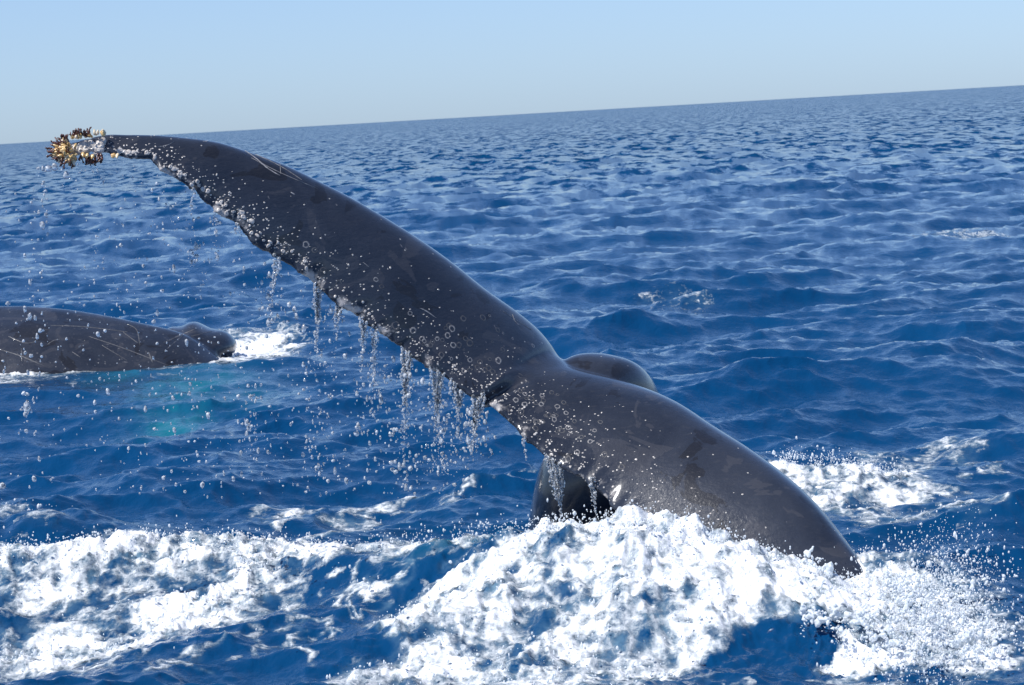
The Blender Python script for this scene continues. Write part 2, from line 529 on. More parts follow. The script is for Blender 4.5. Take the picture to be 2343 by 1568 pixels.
def mat_skin(name, second=False):
    m, nt, out = new_mat(name)
    b = N(nt, 'ShaderNodeBsdfPrincipled')
    t = attr(nt, 'chord')
    co = objco(nt)
    n1 = noise(nt, co, 2.2, 5, .6, .5)
    base = mixc(nt, ramp(nt, n1, [(.35, (0, 0, 0)), (.65, (1, 1, 1))]), (0.019, 0.024, 0.037), (0.035, 0.041, 0.057))
    # flaking skin: hard edged paler and darker patches stretched along the span
    pn = noise(nt, objco(nt, (1, 1, 1.5), (0, .5, 0)), 3.1, 4, .52, .9)
    pale = ramp(nt, pn, [(.585, (0, 0, 0)), (.597, (1, 1, 1))])
    dark = ramp(nt, pn, [(.395, (1, 1, 1)), (.41, (0, 0, 0))])
    base = mixc(nt, math_n(nt, 'MULTIPLY', pale, .36), base, (0.072, 0.072, 0.082))
    base = mixc(nt, math_n(nt, 'MULTIPLY', dark, .6), base, (0.014, 0.013, 0.014))
    # fine streaking and pepper specks
    st = noise(nt, objco(nt, (3, 3, 14), (0, .52, 0)), 6, 4, .7)
    base = mixc(nt, ramp(nt, st, [(.55, (0, 0, 0)), (.85, (.35, .35, .35))]), base, (0.09, 0.085, 0.085))
    # scratches
    for sc_, rt, th in (((40, 40, 1.6), (0, .55, .2), .755), ((1.2, 30, 34), (0, .35, -.3), .765), ((26, 26, 2.2), (.3, -.6, .1), .77)):
        s1 = noise(nt, objco(nt, sc_, rt), 1.0, 2, .5)
        base = mixc(nt, ramp(nt, s1, [(th - (.075 if second else 0), (0, 0, 0)), (th + .02, (.55, .55, .55))]), base, (0.22, 0.21, 0.21))
    # tiny white specks thickening towards the trailing edge
    vo = N(nt, 'ShaderNodeTexVoronoi', feature='F1'); vo.inputs['Scale'].default_value = 42
    L(nt, co, vo.inputs['Vector'])
    spot = math_n(nt, 'LESS_THAN', vo.outputs['Distance'], 0.20)
    rnd = N(nt, 'ShaderNodeSeparateColor'); L(nt, vo.outputs['Color'], rnd.inputs[0])
    dens = ramp(nt, t, [(.0, (.010,) * 3), (.5, (.02,) * 3), (.82, (.12,) * 3), (1, (.5,) * 3)])
    keep = math_n(nt, 'LESS_THAN', rnd.outputs[0], dens)
    base = mixc(nt, math_n(nt, 'MULTIPLY', spot, keep), base, (0.42, 0.40, 0.37))
    # worn white rim
    rim = math_n(nt, 'MULTIPLY', ramp(nt, t, [(.955, (0, 0, 0)), (.985, (1, 1, 1))]), ramp(nt, noise(nt, co, 8, 5, .65), [(.52, (0, 0, 0)), (.60, (1, 1, 1))]))
    base = mixc(nt, rim, base, (0.50, 0.46, 0.43))
    L(nt, base, b.inputs['Base Color'])
    L(nt, ramp(nt, noise(nt, co, 5, 5, .6), [(.3, (.24,) * 3), (.7, (.42,) * 3)]), b.inputs['Roughness'])
    b.inputs['IOR'].default_value = 1.4
    b.inputs['Specular IOR Level'].default_value = 0.22
    b.inputs['Coat Weight'].default_value = 1.0
    b.inputs['Coat Roughness'].default_value = 0.15
    b.inputs['Coat IOR'].default_value = 1.45
    bp = N(nt, 'ShaderNodeBump')
    bp.inputs['Strength'].default_value = .35
    bp.inputs['Distance'].default_value = .01
    h = math_n(nt, 'ADD', noise(nt, objco(nt, (1, 1, 3), (0, .5, 0)), 18, 5, .6), math_n(nt, 'MULTIPLY', pale, .04))
    h = math_n(nt, 'ADD', h, math_n(nt, 'MULTIPLY', noise(nt, co, 45, 4, .6), math_n(nt, 'MULTIPLY', t, 1.0)))
    L(nt, h, bp.inputs['Height'])
    L(nt, bp.outputs[0], b.inputs['Normal'])
    L(nt, b.outputs[0], out.inputs[0])
    return m

def mat_plain(name, c1, c2, scale=40, rough=.5, bump=.4):
    m, nt, out = new_mat(name)
    b = N(nt, 'ShaderNodeBsdfPrincipled')
    co = N(nt, 'ShaderNodeNewGeometry').outputs['Position']
    n = noise(nt, co, scale, 4, .6)
    L(nt, mixc(nt, ramp(nt, n, [(.35, (0, 0, 0)), (.65, (1, 1, 1))]), c1, c2), b.inputs['Base Color'])
    b.inputs['Roughness'].default_value = rough
    b.inputs['Coat Weight'].default_value = .4
    b.inputs['Coat Roughness'].default_value = .12
    bp = N(nt, 'ShaderNodeBump'); bp.inputs['Strength'].default_value = bump; bp.inputs['Distance'].default_value = .004
    L(nt, noise(nt, co, scale * 3, 4), bp.inputs['Height'])
    L(nt, bp.outputs[0], b.inputs['Normal'])
    L(nt, b.outputs[0], out.inputs[0])
    return m

M_SEA, M_FOAM = mat_sea(), mat_foam()
def mat_spray():
    m, nt, out = new_mat('spray_water')
    d = N(nt, 'ShaderNodeBsdfPrincipled')
    d.inputs['Base Color'].default_value = (.88, .91, .93, 1)
    d.inputs['Roughness'].default_value = .15
    t = N(nt, 'ShaderNodeBsdfTranslucent'); t.inputs[0].default_value = (.85, .9, .93, 1)
    mx = N(nt, 'ShaderNodeMixShader'); mx.inputs[0].default_value = .4
    L(nt, d.outputs[0], mx.inputs[1]); L(nt, t.outputs[0], mx.inputs[2]); L(nt, mx.outputs[0], out.inputs[0])
    return m
M_DROP, M_SPRAY, M_STREAM = mat_drop('droplet_water', .42), mat_spray(), mat_drop('running_water', .32)
M_SKIN, M_SKIN2 = mat_skin('wet_whale_skin'), mat_skin('scratched_whale_skin', True)
M_BARN = mat_plain('barnacle_white', (.72, .67, .61), (.45, .40, .36), 60, .55)
M_RING = mat_plain('scar_grey', (.10, .098, .102), (.042, .041, .044), 45, .55, .2)
M_RING2 = mat_plain('scar_pale', (.30, .29, .285), (.11, .105, .11), 70, .5, .2)
M_BULB = mat_plain('bulb_cream', (.82, .62, .30), (.56, .32, .10), 45, .35)
M_PALE = mat_plain('bulb_pale', (.88, .80, .66), (.74, .56, .30), 45, .4)
M_STALK = mat_plain('stalk_brown', (.05, .014, .010), (.13, .04, .024), 50, .35)

# ------------------------------------------------------------------ sea
def fan(rows, cols):
    th, rr = np.meshgrid(cols, rows)
    return (rr * np.sin(th)).ravel(), (rr * np.cos(th)).ravel(), rr.ravel()
def quads_grid(nr, nc, wrap=False):
    i = np.arange(nr - 1)[:, None] * nc
    j = np.arange(nc - 1)[None, :]
    q = np.stack([i + j, i + j + 1, i + nc + j + 1, i + nc + j], -1).reshape(-1, 4)
    if wrap:
        ii = np.arange(nr - 1) * nc
        q = np.concatenate([q, np.stack([ii + nc - 1, ii, ii + nc, ii + 2 * nc - 1], -1)])
    return q[:, ::-1]
F1 = FPX * 1024 / 2342
def rows_px(v0, v1, n):
    return CAM_H * F1 / np.linspace(v0, v1, n)
dense = np.arange(-16.5, 16.5001, 0.045)
side = 16.5 + np.cumsum(np.linspace(.1, 9.0, 34)); side = side[side < 179]
cols = np.radians(np.concatenate([-side[::-1], dense, side]))
rows = np.concatenate([np.geomspace(.6, 8.3, 26)[:-1], rows_px(CAM_H * F1 / 8.3, 12, 630), np.geomspace(470, 40000, 40)])
x, y, d = fan(rows, cols)
X, Y, Z = sea_disp(x, y, d)
me = mesh_np('sea', np.stack([X, Y, Z], 1), quads_grid(len(rows), len(cols), True))
sf = foam_soft(x, y)
vattr(me, 'air', np.clip(foam_mask(x, y) * 1.1 - .1, 0, 1))
tq = np.zeros_like(x)
for px, py, wx, wy, s in ((440, 880, .55, 1.6, .8), (380, 958, .3, 1.0, 1.0), (300, 860, .4, 1.0, .5), (250, 835, .3, .8, .6), (560, 900, .4, 1.2, .4), (1050, 1355, .25, .2, .8)):
    g = G(px, py)
    tq = np.maximum(tq, s * np.exp(-((x - g.x) / wx) ** 2 - ((y - g.y) / wy) ** 2))
vattr(me, 'turquoise', tq * (.5 + .5 * np.clip(fbm(x, y * .4, .5, 61, 3) + .6, 0, 1)))
vattr(me, 'far', sstep(22, 150, d))
sea = tag(link('sea', me, M_SEA), 'deep blue choppy open sea reaching the horizon', 'sea', kind='structure')

# ------------------------------------------------------------------ foam
cols = np.radians(np.arange(-16.3, 16.3001, 0.034))
rows = rows_px(CAM_H * F1 / 8.6, CAM_H * F1 / 42.0, 640)
x, y, d = fan(rows, cols)
mk = foam_mask(x, y)
keep0 = mk > 0.12
X, Y, Z = np.zeros_like(x), np.zeros_like(x), np.zeros_like(x)
pad = keep0.reshape(len(rows), len(cols)).copy()
pad[1:] |= pad[:-1]; pad[:-1] |= pad[1:]; pad[:, 1:] |= pad[:, :-1]; pad[:, :-1] |= pad[:, 1:]
use = pad.ravel()
xs, ys, ds, ms = x[use], y[use], d[use], mk[use]
Xs, Ys, Zs = sea_disp(xs, ys, ds)
sk = np.clip(ds / 12.0, 1, 3)
streak = fbm(xs * .45 + ys * .12, ys * .75 - xs * .35, .34, 41, 4, .6)
lace = 1 - np.abs(fbm(xs, ys * .55, .22, 45, 3, .5)) * 1.2
cover = ms * 1.0 + .13 * streak + .12 * (lace - .4) - .06
bil_ = np.tanh(fbm(xs, ys * .8, .20, 51, 4, .5, True) * .8)
lift = sstep(.4, 1.0, cover)
Zs = Zs + 0.001 + .005 * sstep(.1, .7, cover) + lift * (.008 + .009 * bil_) * np.minimum(sk, 1.6)
X[use], Y[use], Z[use] = Xs, Ys, Zs
CV = np.zeros_like(x); CV[use] = cover
q = quads_grid(len(rows), len(cols))
q = q[use[q].all(1) & (CV[q] > .10).any(1)]
ids, inv = np.unique(q, return_inverse=True)
me = mesh_np('sea_foam', np.stack([X[ids], Y[ids], Z[ids]], 1), inv.reshape(-1, 4))
vattr(me, 'cover', np.clip(CV[ids], 0, 1.3))
foam = tag(link('sea_foam', me, M_FOAM), 'churned white foam spread in streaks over the water round the tail', 'foam', kind='stuff')
FOAM_PTS = np.stack([X[ids], Y[ids], Z[ids]], 1)
FOAM_CV = CV[ids]

# ------------------------------------------------------------------ whale tail
def catmull(a, u):
    a = np.asarray(a, float); n = len(a)
    u = np.clip(u, 0, n - 1 - 1e-9); i = np.floor(u).astype(int); f = (u - i)[:, None]
    p0, p1, p2, p3 = a[np.maximum(i - 1, 0)], a[i], a[np.minimum(i + 1, n - 1)], a[np.minimum(i + 2, n - 1)]
    return .5 * (2 * p1 + (p2 - p0) * f + (2 * p0 - 5 * p1 + 4 * p2 - p3) * f * f + (3 * p1 - p0 - 3 * p2 + p3) * f ** 3)

ST = [  # leading edge px, trailing edge px, trailing depth, extra depth of the leading edge
    (140, 334, 140, 354, 11.15, .03), (225, 311, 232, 350, 11.16, .06), (300, 309, 285, 361, 11.18, .12), (370, 313, 335, 370, 11.2, .17),
    (440, 320, 385, 398, 11.22, .22), (520, 335, 430, 425, 11.25, .27), (600, 361, 478, 476, 11.28, .32), (690, 398, 540, 516, 11.31, .37),
    (780, 446, 595, 570, 11.34, .42), (870, 503, 670, 615, 11.38, .46), (960, 563, 740, 668, 11.42, .50), (1050, 632, 815, 725, 11.45, .54),
    (1130, 702, 890, 780, 11.48, .58), (1200, 762, 960, 828, 11.5, .62), (1252, 808, 1030, 872, 11.52, .64), (1285, 850, 1085, 914, 11.5, .62),
    (1305, 885, 1108, 906, 11.55, .54), (1338, 905, 1128, 930, 11.5, .54), (1408, 922, 1180, 985, 11.44, .58), (1495, 948, 1250, 1045, 11.38, .58),
    (1580, 983, 1325, 1092, 11.30, .54), (1660, 1022, 1398, 1160, 11.20, .48), (1740, 1066, 1480, 1225, 11.08, .42), (1820, 1121, 1570, 1285, 10.96, .36),
    (1888, 1178, 1680, 1345, 10.84, .29), (1942, 1243, 1790, 1390, 10.74, .22), (1990, 1312, 1900, 1425, 10.66, .14), (2030, 1395, 1995, 1450, 10.6, .04)]
NS, NC = 520, 56
U = np.linspace(0, len(ST) - 1, NS)
NOTCH = 16.0
tpar = np.concatenate([1 - (1 - np.cos(np.linspace(0, math.pi, NC))) / 2, (1 - np.cos(np.linspace(0, math.pi, NC + 2)[1:-1])) / 2])
CR = np.array(CAMROT)
def proj(p):
    q = (np.asarray(p) - np.array((0, 0, CAM_H))) @ CR
    return np.stack([1171 + FPX * q[..., 0] / -q[..., 2], 784 - FPX * q[..., 1] / -q[..., 2]], -1)
def fluke(lead):
    """sections along the span from the outline and the leading edge points `lead` (px, py)"""
    LE = catmull([tuple(P(a, b, st[4] + st[5] * 1.45)) for (a, b), st in zip(lead, ST)], U)
    TE = catmull([tuple(P(st[2], st[3], st[4])) for st in ST], U)
    # ragged trailing edge
    jit = np.zeros(NS)
    r1 = np.random.default_rng(5)
    for f_, a_ in ((2.1, .010), (4.7, .009), (9.0, .006), (17., .005), (31., .004)):
        jit += 1.5 * a_ * np.sin(U * f_ + r1.uniform(0, 6)) * (0.6 + .4 * np.sin(U * f_ * .37 + r1.uniform(0, 6)))
    ch = TE - LE
    clen = np.linalg.norm(ch, axis=1)
    rag = ch / clen[:, None] * (jit * np.minimum(1, clen / .3))[:, None]
    span = np.gradient(LE * .5 + TE * .5, axis=0)
    nrm = np.cross(span, ch)
    nrm /= np.linalg.norm(nrm, axis=1)[:, None]
    if nrm[NS // 3] @ (np.array((0, 0, CAM_H)) - LE[NS // 3]) < 0:
        nrm = -nrm
    kern = np.hanning(41); kern /= kern.sum()
    pad_n = np.pad(nrm, ((20, 20), (0, 0)), mode='edge')
    nrm = np.stack([np.convolve(pad_n[:, k], kern, 'valid') for k in range(3)], 1)
    nrm /= np.linalg.norm(nrm, axis=1)[:, None]
    cen = np.exp(-((U - NOTCH) / 2.2) ** 2)
    thk = np.minimum(.11 * clen, .085) + .025 * cen
    tipf = np.maximum(.55, sstep(0, 1.5, U)) * sstep(0, 1.2, len(ST) - 1 - U)
    thk = np.maximum(thk, .016)
    V = np.zeros((NS, 2 * NC, 3))
    for k, t in enumerate(tpar):
        up = 1 if k < NC else -1
        prof = 1.48 * math.sqrt(max(t, 0)) - .63 * t - 1.758 * t * t + 1.4215 * t ** 3 - .5075 * t ** 4   # half thickness, max .5
        hth = thk * 2 * prof * (1.15 if up > 0 else .85)
        edge = .011 * sstep(.55, .95, np.array([t]))[0]
        camber = (.20 - .11 * cen) * clen * (1 - abs(2 * t ** .8 - 1) ** 2.2)
        off = up * (hth + edge) + camber
        # notch: groove beside the folded left lobe
        gr = -.060 * np.exp(-((U - (NOTCH + .42) - (1 - t) * 1.1) / .20) ** 2) * sstep(.66, .9, np.array([t]))[0]
        ro = .050 * np.exp(-((U - (NOTCH - .38) - (1 - t) * .9) / .40) ** 2) * sstep(.6, .92, np.array([t]))[0]
        V[:, k] = LE + ch * t + rag * sstep(.86, 1.0, np.array([t]))[0] + nrm * (off * tipf + gr + ro)[:, None]
    return V, nrm
# pull the leading edge back until the rounded fluke shows its measured outline
lead = [(st[0], st[1]) for st in ST]
for _ in range(7):
    V, nrm = fluke(lead)
    pj = proj(V)
    new = []
    for n_, st in enumerate(ST):
        i = int(round(n_ / (len(ST) - 1) * (NS - 1)))
        T = np.array((st[2], st[3])); Lw = np.array((st[0], st[1]), float) - T
        want = np.linalg.norm(Lw); dirn = Lw / want
        ext = ((pj[i] - T) @ dirn).max()
        cur = np.linalg.norm(np.array(lead[n_]) - T)
        new.append(tuple(T + dirn * max(want * .25, cur + .8 * (want - ext))))
    lead = new
V, nrm = fluke(lead)
tt = tpar.copy()
ring = 2 * NC
q = []
idx = np.arange(NS * ring).reshape(NS, ring)
nxt = np.roll(idx, -1, axis=1)
q = np.stack([idx[:-1], nxt[:-1], nxt[1:], idx[1:]], -1).reshape(-1, 4)
FV = V.reshape(-1, 3)
FT = np.tile(tt, NS)
FU = np.repeat(U, ring)
bm = bmesh.new()
vs = [bm.verts.new(v) for v in FV]
for f in q:
    bm.faces.new([vs[i] for i in f])
bm.faces.new([vs[i] for i in idx[0]]); bm.faces.new([vs[i] for i in idx[-1][::-1]])
# tail stock: rises out of the water behind the fluke and bends forward into it (px, py, depth, half width, half height of section)
SK = [(1352, 1330, 12.85, .40, .42), (1356, 1230, 12.75, .39, .40), (1370, 1120, 12.65, .37, .37), (1398, 1025, 12.6, .325, .33), (1412, 955, 12.5, .27, .285),
      (1394, 903, 12.36, .23, .228), (1345, 880, 12.2, .195, .17), (1285, 880, 12.04, .12, .09), (1215, 884, 11.92, .07, .04)]
cp = catmull([tuple(P(a, b, c_)) + (w_, h_) for a, b, c_, w_, h_ in SK], np.linspace(0, len(SK) - 1, 70))
ctr, wd, hh = cp[:, :3], cp[:, 3], cp[:, 4]
tan = np.gradient(ctr, axis=0); tan /= np.linalg.norm(tan, axis=1)[:, None]
rings = []
for i in range(70):
    tn = Vector(tan[i])
    sx = Vector((1, .15, -.45)); sx = (sx - tn * sx.dot(tn)).normalized()
    sy = tn.cross(sx).normalized()
    rr = []
    for k in range(48):
        a = 2 * math.pi * k / 48
        cx, sy_ = math.cos(a), math.sin(a)
        e = .86
        px_ = math.copysign(abs(cx) ** e, cx) * wd[i]; py_ = math.copysign(abs(sy_) ** e, sy_) * hh[i]
        rr.append(bm.verts.new(Vector(ctr[i]) + sx * px_ + sy * py_))
    rings.append(rr)
for a, b in zip(rings[:-1], rings[1:]):
    for k in range(48):
        bm.faces.new((a[k], a[(k + 1) % 48], b[(k + 1) % 48], b[k]))
bm.faces.new(rings[0][::-1]); bm.faces.new(rings[-1])
bmesh.ops.recalc_face_normals(bm, faces=bm.faces)
me0 = bpy.data.meshes.new('tail_base'); bm.to_mesh(me0); bm.free()
tmp = bpy.data.objects.new('tail_base', me0); C.objects.link(tmp)
md = tmp.modifiers.new('r', 'REMESH'); md.mode = 'VOXEL'; md.voxel_size = .0115; md.adaptivity = 0
sm = tmp.modifiers.new('s', 'SMOOTH'); sm.factor = .5; sm.iterations = 9
dg = bpy.context.evaluated_depsgraph_get()
me = bpy.data.meshes.new_from_object(tmp.evaluated_get(dg))
bpy.data.objects.remove(tmp); bpy.data.meshes.remove(me0)
me.name = 'tail'
nv = len(me.vertices)
co = np.zeros(nv * 3, np.float32); me.vertices.foreach_get('co', co); co = co.reshape(-1, 3)
sub = FV[::3]; subt = FT[::3]
kd = KDTree(len(sub))
for i, p in enumerate(sub):
    kd.insert(p, i)
kd.balance()
ct = np.zeros(nv, np.float32)
for i in range(nv):
    _, j, dist = kd.find(co[i])
    ct[i] = subt[j] if dist < .06 else .25
vattr(me, 'chord', ct)
whale = bpy.data.objects.new('humpback_whale', None)
C.objects.link(whale)
wb = P(1352, 1330, 12.75)
whale.location = wb
tag(whale, 'dark grey whale lifting its wide tail fluke, barnacles crusting the tip and trailing edge', 'whale')
def child(name, me, mat, par=whale):
    o = link(name, me, mat)
    o.parent = par
    o.matrix_parent_inverse = Matrix.Translation(-Vector(whale.location))
    return o
tail = child('tail', me, M_SKIN)
bvh = BVHTree.FromPolygons([Vector(c_) for c_ in co], [tuple(p.vertices) for p in me.polygons])

def skin_at(u, t):
    """point and outward normal on the upper side of the fluke"""
    i = min(NS - 1, max(0, int(round(u / (len(ST) - 1) * (NS - 1)))))
    k = int(np.argmin(np.abs(tpar[:NC] - t)))
    p = Vector(V[i, k]) + Vector(nrm[i]) * .02
    hit = bvh.find_nearest(p)
    return hit[0], hit[1]

# -------- barnacles and scars
def barnacle_mesh(seed, crater=True):
    r = random.Random(seed)
    bmm = bmesh.new()
    n = 9
    prof = [(1.0, -.15), (.93, .18), (.66, .50), (.42, .56), (.30, .30)] if crater else [(1.0, -.15), (.9, .25), (.55, .5), (.2, .58)]
    rg = []
    ph = [r.uniform(.82, 1.16) for _ in range(n)]
    for rad, z in prof:
        rg.append([bmm.verts.new((rad * ph[k] * math.cos(2 * math.pi * k / n), rad * ph[k] * math.sin(2 * math.pi * k / n), z * r.uniform(.85, 1.1))) for k in range(n)])
    for a, b in zip(rg[:-1], rg[1:]):
        for k in range(n):
            bmm.faces.new((a[k], a[(k + 1) % n], b[(k + 1) % n], b[k]))
    bmm.faces.new(rg[-1])
    m = bpy.data.meshes.new('barnacle'); bmm.to_mesh(m); bmm.free()
    m.materials.append(M_BARN)
    m.polygons.foreach_set('use_smooth', np.ones(len(m.polygons), bool))
    return m
def ring_mesh(seed):
    r = random.Random(seed)
    bmm = bmesh.new()
    n = 16
    ph = [r.uniform(.88, 1.1) for _ in range(n)]
    wv = [r.uniform(.75, 1.25) for _ in range(n)]
    rg = []
    for rad, z in ((1.0, -.05), (.9, .012), (.62, .012), (.46, -.05)):
        rg.append([bmm.verts.new(((1 - (1 - rad) * wv[k]) * ph[k] * math.cos(2 * math.pi * k / n), (1 - (1 - rad) * wv[k]) * ph[k] * math.sin(2 * math.pi * k / n), z)) for k in range(n)])
    for a, b in zip(rg[:-1], rg[1:]):
        for k in range(n):
            bmm.faces.new((a[k], a[(k + 1) % n], b[(k + 1) % n], b[k]))
    m = bpy.data.meshes.new('barnacle_scar'); bmm.to_mesh(m); bmm.free()
    m.materials.append(M_RING2 if seed % 3 == 0 else M_RING)
    m.polygons.foreach_set('use_smooth', np.ones(len(m.polygons), bool))
    return m
BM = [barnacle_mesh(i, i % 3 != 2) for i in range(6)]
RM = [ring_mesh(i) for i in range(6)]
def place(name, me_, p, n, size, zs=1.0, squash=1.0, spin=None):
    o = bpy.data.objects.new(name, me_)
    C.objects.link(o)
    q_ = n.to_track_quat('Z', 'Y').to_matrix().to_4x4()
    a = random.uniform(0, 6.28) if spin is None else spin
    o.parent = whale
    o.matrix_parent_inverse = Matrix.Translation(-Vector(whale.location))
    o.matrix_basis = Matrix.Translation(p) @ q_ @ Matrix.Rotation(a, 4, 'Z') @ Matrix.Diagonal((size, size * squash, size * zs, 1))
    return o
rb = random.Random(3)
nb = 0
spots = []
while nb < 290:
    edgy = rb.random() < .62
    u = 1.6 + 14 * rb.random() ** 1.35 if rb.random() < .64 else rb.uniform(16.7, 24)
    clump = .5 + .5 * math.sin(u * 2.3) * math.sin(u * 5.1 + 1)
    if edgy and rb.random() > .35 + .65 * clump:
        continue
    t = rb.uniform(.94, .999) if edgy else 1 - abs(rb.gauss(0, .13)) - .03
    if t < .5:
        continue
    p, n = skin_at(u, t)
    s = rb.uniform(.006, .0155) * (1 if u < 9.5 else .62) if edgy else rb.uniform(.004, .0075)
    place('barnacle', BM[rb.randrange(6)], p, n, s, rb.uniform(.3, .8), rb.uniform(.6, 1))
    nb += 1
# far smaller ones: one crust
vv, qq = [], []
base_v = np.array([v.co[:] for v in BM[2].vertices]); base_f = [tuple(p.vertices) for p in BM[2].polygons if len(p.vertices) == 4]
cnt = 0
for _ in range(760):
    u = rb.uniform(.9, 15.7) if rb.random() < .6 else rb.uniform(16.6, 24.0)
    t = 1 - abs(rb.gauss(0, .085)) if rb.random() < .88 else rb.uniform(.55, .98)
    if u < 4.5 and rb.random() < .5:
        t = rb.uniform(.1, .98)
    if t < .08:
        continue
    if u > 17 and rb.random() < .35:
        t -= .12
    p, n = skin_at(u, min(t, .998))
    s = rb.uniform(.002, .0055)
    q_ = n.to_track_quat('Z', 'Y').to_matrix()
    Mx = np.array(q_) @ np.diag((s, s * rb.uniform(.5, 1), s * .5))
    vv.append(base_v @ Mx.T + np.array(p))
    qq.append(np.array(base_f) + cnt * len(base_v)); cnt += 1
o = child('barnacle_crust', mesh_np('barnacle_crust', np.concatenate(vv), np.concatenate(qq)), M_BARN); o['kind'] = 'stuff'
# ring scars: clustered both sides of the notch
def ring_at(px, py, r_px, squash=.8):
    d0 = ray(px, py)
    h = bvh.ray_cast(Vector((0, 0, CAM_H)), d0.normalized())
    if h[0] is None:
        return
    place('barnacle_scar', RM[rb.randrange(6)], h[0], h[1], r_px * 11.5 / FPX, 1.0, rb.uniform(.8, 1))
for a in ((655, 569, 10), (520, 458, 9), (1140, 825, 11), (1105, 727, 9), (1060, 729, 9), (1034, 752, 10), (1027, 745, 8), (1024, 768, 9), (1198, 873, 10), (1215, 912, 9), (1098, 829, 8),
          (1110, 846, 8), (1075, 785, 10), (1050, 790, 9), (1037, 790, 9), (1065, 775, 8), (1118, 843, 9), (1127, 850, 9), (938, 717, 7), (873, 656, 7), (720, 573, 8), (905, 745, 12), (890, 750, 9), (945, 757, 9),
          (1200, 925, 8), (1225, 922, 7), (1190, 895, 7), (1225, 980, 9), (1268, 960, 8), (1300, 978, 8), (1255, 950, 9), (1285, 985, 9), (1180, 915, 8), (1165, 935, 9), (1192, 942, 9), (1240, 965, 8), (1210, 965, 7), (1275, 930, 8),
          (1383, 1040, 9), (1320, 1035, 8), (1350, 1010, 7), (1300, 1050, 9), (1422, 1068, 8), (1295, 945, 7), (775, 650, 10), (700, 560, 9), (740, 618, 8), (860, 640, 7), (1105, 900, 9), (1240, 905, 7), (1262, 898, 8),
          (1150, 800, 7), (1010, 812, 8), (985, 790, 7), (965, 775, 8), (1000, 775, 7), (1360, 985, 6), (1190, 860, 8), (1330, 1000, 7)):
    ring_at(*a)
for _ in range(55):
    px, py = rb.gauss(1070, 70), rb.gauss(810, 38)
    if rb.random() < .5:
        px, py = rb.gauss(1240, 55), rb.gauss(955, 45)
    ring_at(px, py, rb.uniform(3.5, 8))
# pale scratches lying on the skin: thin tapered ribbons
M_SCAR = mat_plain('scratch_pale', (.40, .39, .39), (.16, .155, .16), 60, .5, .2)
M_SCAR2 = mat_plain('scratch_grey', (.15, .148, .155), (.07, .07, .075), 30, .5, .2)
def scar(tree, par, pts, width, off, mat=M_SCAR):
    p = catmull([(a, b) for a, b in pts], np.linspace(0, len(pts) - 1, 26))
    vs_ = []
    hits = []
    for a, b in p:
        h = tree.ray_cast(Vector((0, 0, CAM_H)), ray(a, b).normalized())
        if h[0] is not None:
            hits.append((h[0], h[1]))
    if len(hits) < 5:
        return
    for k, (q_, n_) in enumerate(hits):
        tg = (hits[min(k + 1, len(hits) - 1)][0] - hits[max(k - 1, 0)][0]).normalized()
        sd_ = n_.cross(tg).normalized()
        w_ = width * math.sin(math.pi * (k + .4) / (len(hits) - .2)) ** .7 * rb.uniform(.6, 1.2)
        vs_ += [q_ + sd_ * w_ - n_ * .002, q_ + n_ * off, q_ - sd_ * w_ - n_ * .002]
    qs = []
    for k in range(len(hits) - 1):
        for m_ in (0, 1):
            qs.append((k * 3 + m_, k * 3 + m_ + 1, k * 3 + m_ + 4, k * 3 + m_ + 3))
    o_ = link('scar', mesh_np('scar', np.array([tuple(v) for v in vs_]), np.array(qs)), mat)
    o_.parent = par
    o_.matrix_parent_inverse = Matrix.Translation(-Vector(par.location))
for pts, wd_ in (([(560, 345), (585, 362), (612, 385), (640, 402)], .010), ([(548, 338), (580, 352), (640, 380), (690, 412)], .0022), ([(575, 362), (640, 395), (725, 432)], .0025), ([(640, 372), (642, 398)], .002),
                 ([(665, 440), (675, 446)], .008), ([(960, 705), (975, 712), (998, 728)], .006), ([(1172, 720), (1178, 735), (1192, 748)], .006), ([(1150, 712), (1185, 735), (1215, 755)], .003), ([(830, 600), (845, 612)], .004),
                 ([(350, 338), (380, 333), (398, 325)], .004)):
    scar(bvh, whale, pts, wd_, .0025)
# small tuft: stalked barnacles on the tip
def bulb_mesh(seed, mat):
    r = random.Random(seed)
    bmm = bmesh.new()
    bmesh.ops.create_uvsphere(bmm, u_segments=10, v_segments=7, radius=1)
    for v in bmm.verts:
        z = v.co.z
        v.co.x *= .62 * (1 - .35 * z) * r.uniform(.93, 1.07); v.co.y *= .48 * (1 - .35 * z); v.co.z = z + .9
        if z > .6:
            v.co.x += .25
    m = bpy.data.meshes.new('stalked_barnacle'); bmm.to_mesh(m); bmm.free()
    m.materials.append(mat); m.polygons.foreach_set('use_smooth', np.ones(len(m.polygons), bool))
    return m
def ear_mesh(seed):
    r = random.Random(seed)
    bmm = bmesh.new()
    rg = []
    bend = r.uniform(-.9, .9)
    for i in range(7):
        f = i / 6
        rad = (.36 - .14 * f) * (1 + .35 * math.sin(f * 9 + seed)) + (.12 if i == 5 else 0)
        c_ = Vector((bend * f * f * 1.2, .25 * math.sin(f * 4 + seed), f * 2.6 - .4))
        rg.append([bmm.verts.new(c_ + Vector((rad * math.cos(a), rad * math.sin(a), 0))) for a in np.linspace(0, 2 * math.pi, 8)[:-1]])
    for a, b in zip(rg[:-1], rg[1:]):
        for k in range(7):
            bmm.faces.new((a[k], a[(k + 1) % 7], b[(k + 1) % 7], b[k]))
    bmm.faces.new(rg[-1]); bmm.faces.new(rg[0][::-1])
    m = bpy.data.meshes.new('stalk'); bmm.to_mesh(m); bmm.free()
    m.materials.append(M_STALK); m.polygons.foreach_set('use_smooth', np.ones(len(m.polygons), bool))
    return m
BULB = [bulb_mesh(i, M_BULB if i % 3 else M_PALE) for i in range(6)]
EAR = [ear_mesh(i) for i in range(6)]
tipc = P(180, 345, 11.15)
